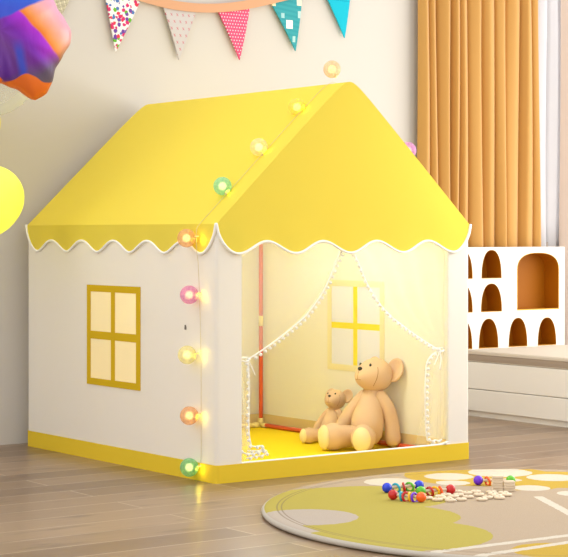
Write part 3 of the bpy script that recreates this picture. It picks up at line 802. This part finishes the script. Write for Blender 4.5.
def pennant_mat(kind):
    base = {'butterfly': (250, 246, 244), 'bows': (208, 202, 200), 'dots': (232, 92, 130), 'squares': (70, 168, 176), 'cyan': (34, 190, 214), 'plaid': (226, 218, 190)}[kind]
    m = mat('pennant_'+kind, srgb(*base), .85, .1); n = N(m); c = n.coord()
    if kind == 'butterfly':
        v = n.new('ShaderNodeTexVoronoi'); n.link(n.mapping(c, (1, 0.01, 1)), v.inputs['Vector']); v.inputs['Scale'].default_value = 62
        w = n.noise(c, 160, 2)
        hue = n.ramp(n.sep(v.outputs['Color'])[0], [(0, srgb(222, 60, 120)), (.38, srgb(90, 130, 190)), (.56, srgb(232, 70, 90)), (.74, srgb(110, 190, 60)), (.84, srgb(120, 80, 170))], 'CONSTANT')
        msk = n.math('LESS_THAN', n.math('ADD', v.outputs['Distance'], n.math('MULTIPLY', w, .5)), .76)
        n.link(n.mix(msk, srgb(*base), hue), n.p.inputs['Base Color'])
    elif kind in ('dots', 'bows'):
        x, y, z = n.sep(c)
        sp = .0125 if kind == 'dots' else .026
        row = n.math('FLOOR', n.math('DIVIDE', z, sp)); sh = n.math('MULTIPLY', n.math('MODULO', n.math('ABSOLUTE', row), 2.0), sp/2)
        fx = n.math('SUBTRACT', n.math('FLOORED_MODULO', n.math('ADD', x, sh), sp), sp/2)
        fz = n.math('SUBTRACT', n.math('FLOORED_MODULO', z, sp), sp/2)
        if kind == 'dots':
            d = n.math('SQRT', n.math('ADD', n.math('MULTIPLY', fx, fx), n.math('MULTIPLY', fz, fz)))
            msk = n.math('LESS_THAN', d, .0028); cc = srgb(252, 214, 224)
        else:
            # small bows: two crossed strokes
            d1 = n.math('ABSOLUTE', n.math('ADD', fx, fz)); d2 = n.math('ABSOLUTE', n.math('SUBTRACT', n.math('MULTIPLY', fx, 2.0), fz))
            rad = n.math('SQRT', n.math('ADD', n.math('MULTIPLY', fx, fx), n.math('MULTIPLY', fz, fz)))
            msk = n.math('MULTIPLY', n.math('LESS_THAN', n.math('MINIMUM', d1, d2), .0016), n.math('LESS_THAN', rad, .0065)); cc = srgb(206, 110, 120)
        n.link(n.mix(msk, srgb(*base), cc), n.p.inputs['Base Color'])
    elif kind == 'squares':
        x, y, z = n.sep(c); cl = srgb(*base)
        st = n.math('GREATER_THAN', n.math('SINE', n.math('MULTIPLY', n.math('ADD', z, n.math('MULTIPLY', x, .12)), 330)), .1)
        cl = n.mix(n.math('MULTIPLY', st, .35), cl, srgb(48, 146, 160))
        for bx, bz_, hw, hh, cc in [(-.064, -.02, .011, .02, srgb(250, 236, 196)), (.062, -.012, .012, .018, srgb(246, 240, 210)), (.012, -.108, .016, .017, srgb(252, 250, 242)), (.062, -.066, .008, .014, srgb(190, 226, 222)), (-.02, -.075, .008, .010, srgb(170, 216, 216)), (.035, -.165, .007, .012, srgb(180, 220, 216))]:
            k_ = n.math('MULTIPLY', n.math('LESS_THAN', n.math('ABSOLUTE', n.math('SUBTRACT', x, bx)), hw), n.math('LESS_THAN', n.math('ABSOLUTE', n.math('SUBTRACT', z, bz_)), hh))
            cl = n.mix(k_, cl, cc)
        n.link(cl, n.p.inputs['Base Color'])
    elif kind == 'cyan':
        x, y, z = n.sep(c)
        k_ = n.math('LESS_THAN', n.math('ABSOLUTE', n.math('ADD', z, .075)), .002)
        n.link(n.mix(n.math('MULTIPLY', k_, .5), srgb(*base), srgb(20, 140, 170)), n.p.inputs['Base Color'])
    else:
        x, y, z = n.sep(c); cl = srgb(*base)
        for e_, sp in ((n.math('ADD', x, n.math('MULTIPLY', z, .3)), .019), (n.math('SUBTRACT', z, n.math('MULTIPLY', x, .3)), .021)):
            for ph in (0, .005, .009):
                k_ = n.math('LESS_THAN', n.math('FLOORED_MODULO', n.math('ADD', e_, ph), sp), .0016)
                cl = n.mix(n.math('MULTIPLY', k_, .7), cl, srgb(128, 118, 84))
        n.link(cl, n.p.inputs['Base Color'])
    return m
pens = [([(.075, 1.668), (.228, 1.655), (.150, 1.512)], 'plaid', 'cream and olive plaid pennant'), ([(.345, 1.652), (.508, 1.632), (.396, 1.425)], 'butterfly', 'white pennant printed with colourful butterflies'),
        ([(.598, 1.624), (.758, 1.618), (.675, 1.412)], 'bows', 'pale grey pennant with small red bows'), ([(.847, 1.622), (1.005, 1.645), (.955, 1.428)], 'dots', 'pink pennant with white polka dots'),
        ([(1.100, 1.668), (1.260, 1.712), (1.226, 1.479)], 'squares', 'teal pennant with pale squares'), ([(1.355, 1.748), (1.512, 1.795), (1.474, 1.547)], 'cyan', 'plain cyan pennant')]
for tri, kind, lab in pens:
    a, b_, c_ = [Vector((x, 0, z)) for x, z in tri]; org = (a+b_)/2
    bm = bmesh.new()
    def pf(u, v):
        # v 0 at the top edge, 1 at the rounded tip
        l, r2 = a.lerp(c_, v), b_.lerp(c_, v); w = (r2-l)*.5; mid = (l+r2)/2
        half = max(w.length, .006*math.sqrt(max(0, 1-((v-.97)/.03)**2)) if v > .97 else w.length)
        p = mid+w.normalized()*half*(2*u-1) if w.length > 1e-6 else mid
        return p-org+Vector((0, -.004*math.sin(PI*v), 0))
    grid(bm, pf, 8, 24)
    o = fin('pennant', bm, pennant_mat(kind), bun); o.location = Vector((org.x, YP, org.z))-BO; solid(o, .006, 0)
    md = o.modifiers.new('soft_edge', 'BEVEL'); md.width = .002; md.segments = 2; md.limit_method = 'ANGLE'
    o['label'] = lab

# ------------------------------------------------------------------ balloons
def rubber(name, c, tr=.35):
    m = mat(name, srgb(*c), .2, .5); n = N(m)
    t_ = n.new('ShaderNodeBsdfTranslucent'); t_.inputs[0].default_value = srgb(*c)
    mx = n.new('ShaderNodeMixShader'); mx.inputs[0].default_value = tr
    n.link(n.p.outputs[0], mx.inputs[1]); n.link(t_.outputs[0], mx.inputs[2]); n.link(mx.outputs[0], n.out.inputs[0])
    return m
def balloon(loc, r, m, label, tilt=0, strung=False):
    t = empty('balloon', loc); tag(t, label, 'balloon')
    prof = [(0, r)]+[(r*math.sin(R(a)), r*math.cos(R(a))) for a in range(8, 96, 8)]
    prof += [(r*math.sin(R(a))*(1-.0*a), r*math.cos(R(a))*(1+.25*((a-90)/90)**1.5)) for a in range(100, 176, 8)]+[(.010, -r*1.26), (.006, -r*1.29)]
    bm = bmesh.new(); lathe(bm, prof, 40); fin('envelope', bm, m, t, True)
    bm = bmesh.new(); lathe(bm, [(.004, -r*1.275), (.006, -r*1.29), (.012, -r*1.36), (.011, -r*1.375), (.003, -r*1.33)], 16); fin('knot', bm, m, t, True)
    if strung:
        bm = bmesh.new(); tube(bm, spline([(0, 0, -r*1.33), (.008, .004, -r*1.9), (-.006, -.004, -r*2.8), (.0, 0, -loc[2]+.004)], 40), .0009, 6); fin('string', bm, M['wire'], t, True)
    t.rotation_euler = (0, tilt, 0); return t
yb = balloon((-.290, .90, .872), .1061, rubber('yellow_latex', (255, 254, 130), .5), 'yellow balloon at the left edge, level with the tent eave')
balloon((-.214, 1.15, 1.134), .0747, rubber('lemon_latex', (255, 250, 140), .5), 'smaller yellow balloon just below the foil star at the left edge', 0, True)
l = bpy.data.lights.new('balloon_inner_glow', 'POINT'); l.energy = .35; l.color = (1, .96, .62); l.shadow_soft_size = .02  # light added inside the yellow balloon to make it glow
o = bpy.data.objects.new('balloon_inner_glow', l); COL.objects.link(o); o.parent = yb
m = M['clear'] = mat('clear_latex', srgb(244, 248, 240), .08, .6); n = N(m)
tp = n.new('ShaderNodeBsdfTransparent'); tp.inputs[0].default_value = srgb(251, 252, 250)
lw = n.new('ShaderNodeLayerWeight'); lw.inputs[0].default_value = .35
mx = n.new('ShaderNodeMixShader'); n.link(n.math('ADD', n.math('MULTIPLY', lw.outputs['Facing'], .5), .16), mx.inputs[0])
n.link(tp.outputs[0], mx.inputs[1]); n.link(n.p.outputs[0], mx.inputs[2]); n.link(mx.outputs[0], n.out.inputs[0])
balloon((-.25, .97, 1.290), .142, M['clear'], 'clear transparent balloon peeking out under the foil star', R(60))
balloon((-.245, 1.09, 1.612), .0743, rubber('peach_latex', (244, 170, 140)), 'peach balloon at the top left corner above the foil star')
# foil star
m = M['foil'] = mat('iridescent_foil', srgb(150, 80, 200), .46, .3, Metallic=.2); n = N(m); c = n.coord()
wv = n.noise(c, 7, 2, out='Color')
sb = n.new('ShaderNodeVectorMath', operation='SUBTRACT'); n.link(wv, sb.inputs[0]); sb.inputs[1].default_value = (.5, .5, .5)
sc_ = n.new('ShaderNodeVectorMath', operation='SCALE'); n.link(sb.outputs[0], sc_.inputs[0]); sc_.inputs['Scale'].default_value = .05
ad = n.new('ShaderNodeVectorMath', operation='ADD'); n.link(c, ad.inputs[0]); n.link(sc_.outputs[0], ad.inputs[1])
x, y, z = n.sep(ad.outputs[0])
t_ = n.math('ADD', n.math('ADD', n.math('MULTIPLY', x, -1.0), n.math('MULTIPLY', z, -1.0)), .475)   # 0 near the upper right tip, grows to the lower left
base = n.ramp(t_, [(.10, srgb(150, 150, 226)), (.16, srgb(226, 160, 204)), (.24, srgb(246, 178, 178)), (.31, srgb(248, 158, 84)), (.335, srgb(244, 130, 40)), (.345, srgb(180, 50, 222)), (.42, srgb(124, 42, 178)), (.50, srgb(112, 64, 146)), (.60, srgb(100, 50, 170)), (.72, srgb(110, 44, 220)), (.80, srgb(90, 30, 180)), (.84, srgb(60, 70, 210))])
up = n.ramp(n.math('MULTIPLY', n.math('ADD', z, n.math('MULTIPLY', x, -.55)), 10.0), [(.27, (0, 0, 0, 1)), (.36, (1, 1, 1, 1))])
base = n.mix(up, base, n.ramp(n.math('MULTIPLY', z, 4), [(.3, srgb(64, 90, 214)), (.7, srgb(40, 120, 232))]))
lowz = n.ramp(n.math('ADD', n.math('MULTIPLY', z, -2), n.math('MULTIPLY', x, 1.2)), [(.32, (0, 0, 0, 1)), (.44, (.8, .8, .8, 1))])
base = n.mix(lowz, base, srgb(92, 92, 104))
bx = n.ramp(n.math('ABSOLUTE', n.math('SUBTRACT', n.math('ADD', x, n.math('MULTIPLY', z, .25)), .048)), [(.006, (1, 1, 1, 1)), (.024, (0, 0, 0, 1))])
bl = n.math('MULTIPLY', bx, n.ramp(n.math('MULTIPLY', z, -5), [(.12, (0, 0, 0, 1)), (.32, (1, 1, 1, 1))]))
base = n.mix(n.math('MULTIPLY', bl, .8), base, srgb(54, 86, 214))
lowo = n.ramp(n.math('ADD', n.math('MULTIPLY', z, -3), n.math('MULTIPLY', n.math('COSINE', n.math('MULTIPLY', n.math('SUBTRACT', x, .1), 42.0)), .045)), [(.43, (0, 0, 0, 1)), (.442, (1, 1, 1, 1))])
base = n.mix(lowo, base, srgb(236, 118, 48))
n.link(base, n.p.inputs['Base Color'])
crk = n.noise(n.mapping(c, (1, 1, .4), (0, 0, 0), (0, .7, 0)), 22, 3); n.bump(crk, .25, .012)
star = empty('foil_balloon', (-.357, .75, 1.402), R(-10)); tag(star, 'iridescent purple, orange and blue foil star balloon at the upper left', 'balloon')
bm = bmesh.new(); SG = 144; RG = 16
STAR = [(-180, 76), (-168, 71), (-150, 56), (-132, 71), (-120, 75), (-108, 66), (-83, 48), (-69, 56), (-58, 74), (-48, 75.5), (-40, 72.5), (-28, 67.5), (-15, 70), (-5, 75), (3, 75.5), (12, 71), (22, 66.5), (34, 67), (50, 74), (60, 76), (72, 71), (90, 56), (108, 71), (120, 76), (132, 71), (150, 56), (168, 71), (180, 76)]
def starR(a):
    d = math.degrees((a+PI) % (2*PI)-PI)
    for (p, u), (q, v) in zip(STAR, STAR[1:]):
        if p <= d <= q:
            t = (d-p)/(q-p); t = .5*t+.5*t*t*(3-2*t)
            return (u+(v-u)*t)*.00345
    return .19
def foil_f(i, j, s):
    a = 2*PI*i/SG; q = j/RG; r0 = starR(a)*q
    puff = .062*math.sqrt(max(0, 1-q**2.4))*(1-.12*math.cos(6*a)*q)
    wr = .004*math.sin(18*a)*max(0, q-.45)*2*(1-q)*3
    return Vector((r0*math.cos(a), -s*(puff+wr), r0*math.sin(a)))
edge = [bm.verts.new(foil_f(i, RG, 1)) for i in range(SG)]
for s in (1, -1):
    prev = edge
    for j in range(RG-1, 0, -1):
        cur = [bm.verts.new(foil_f(i, j, s)) for i in range(SG)]
        for i in range(SG): bm.faces.new((prev[i], prev[(i+1) % SG], cur[(i+1) % SG], cur[i]))
        prev = cur
    cv = bm.verts.new(foil_f(0, 0, s))
    for i in range(SG): bm.faces.new((prev[i], prev[(i+1) % SG], cv))
fin('foil', bm, M['foil'], star, True)
bm = bmesh.new(); tube(bm, spline([(0, 0, -.20), (.01, .0, -.5), (-.008, 0, -1.0), (0, 0, -1.378)], 40), .0009, 6); fin('string', bm, M['wire'], star, True)

# ------------------------------------------------------------------ light
w = bpy.data.worlds.new('daylight'); S.world = w; w.use_nodes = True
bg = w.node_tree.nodes['Background']; bg.inputs[0].default_value = (1, .99, .97, 1)
wn = w.node_tree.nodes; wl_ = w.node_tree.links          # the open side of the room: brighter towards the left and the ceiling
tc = wn.new('ShaderNodeTexCoord'); dt = wn.new('ShaderNodeVectorMath'); dt.operation = 'DOT_PRODUCT'; dt.inputs[1].default_value = (-.28, .46, .16)
wl_.new(tc.outputs['Generated'], dt.inputs[0])
ma = wn.new('ShaderNodeMath'); ma.operation = 'MULTIPLY_ADD'; wl_.new(dt.outputs['Value'], ma.inputs[0]); ma.inputs[1].default_value = 1.3; ma.inputs[2].default_value = 1.3
wl_.new(ma.outputs[0], bg.inputs[1])
def area(name, loc, rot, sx, sy, power, col):
    l = bpy.data.lights.new(name, 'AREA'); l.shape = 'RECTANGLE'; l.size = sx; l.size_y = sy; l.energy = power; l.color = col
    o = bpy.data.objects.new(name, l); COL.objects.link(o); o.location = loc; o.rotation_euler = rot; return o
area('window_daylight', (RX+.02, (RY0+RY1)/2, (RZ0+RZ1)/2), (0, R(90), 0), RZ1-RZ0, RY1-RY0, 78, (1, .985, .95))
area('back_window_daylight', ((WX0+WX1)/2, YB+.16, (WZ0+WZ1)/2), (R(-90), 0, 0), WX1-WX0, WZ1-WZ0, 2, (1, .97, .92))

def point(name, loc, power, col, rad):
    l = bpy.data.lights.new(name, 'POINT'); l.energy = power; l.color = col; l.shadow_soft_size = rad
    o = bpy.data.objects.new(name, l); COL.objects.link(o); o.location = loc; return o
point('tent_fill', (.48, .45, .80), 8.3, (.83, .95, 1), .08)  # unseen fill light added to brighten the tent interior
point('right_fill', (1.36, -.42, 1.02), 10, (1, .98, .93), .12)  # fill added out of view to brighten the front's right end; no lamp there

# ------------------------------------------------------------------ camera
cam = bpy.data.cameras.new('camera'); co = bpy.data.objects.new('camera', cam); COL.objects.link(co)
co.location = (-2.98384, -4.42593, .75); co.rotation_euler = (R(90), 0, -.631103)
cam.sensor_width = 36; cam.sensor_fit = 'HORIZONTAL'; cam.lens = 1776.61*36/568; cam.shift_y = -(278.5-234.14)/568
cam.clip_start = .05; cam.clip_end = 60
S.camera = co
S.view_settings.view_transform = 'Standard'; S.view_settings.look = 'None'; S.view_settings.gamma = 1; S.view_settings.exposure = .10
S.view_settings.use_curve_mapping = False
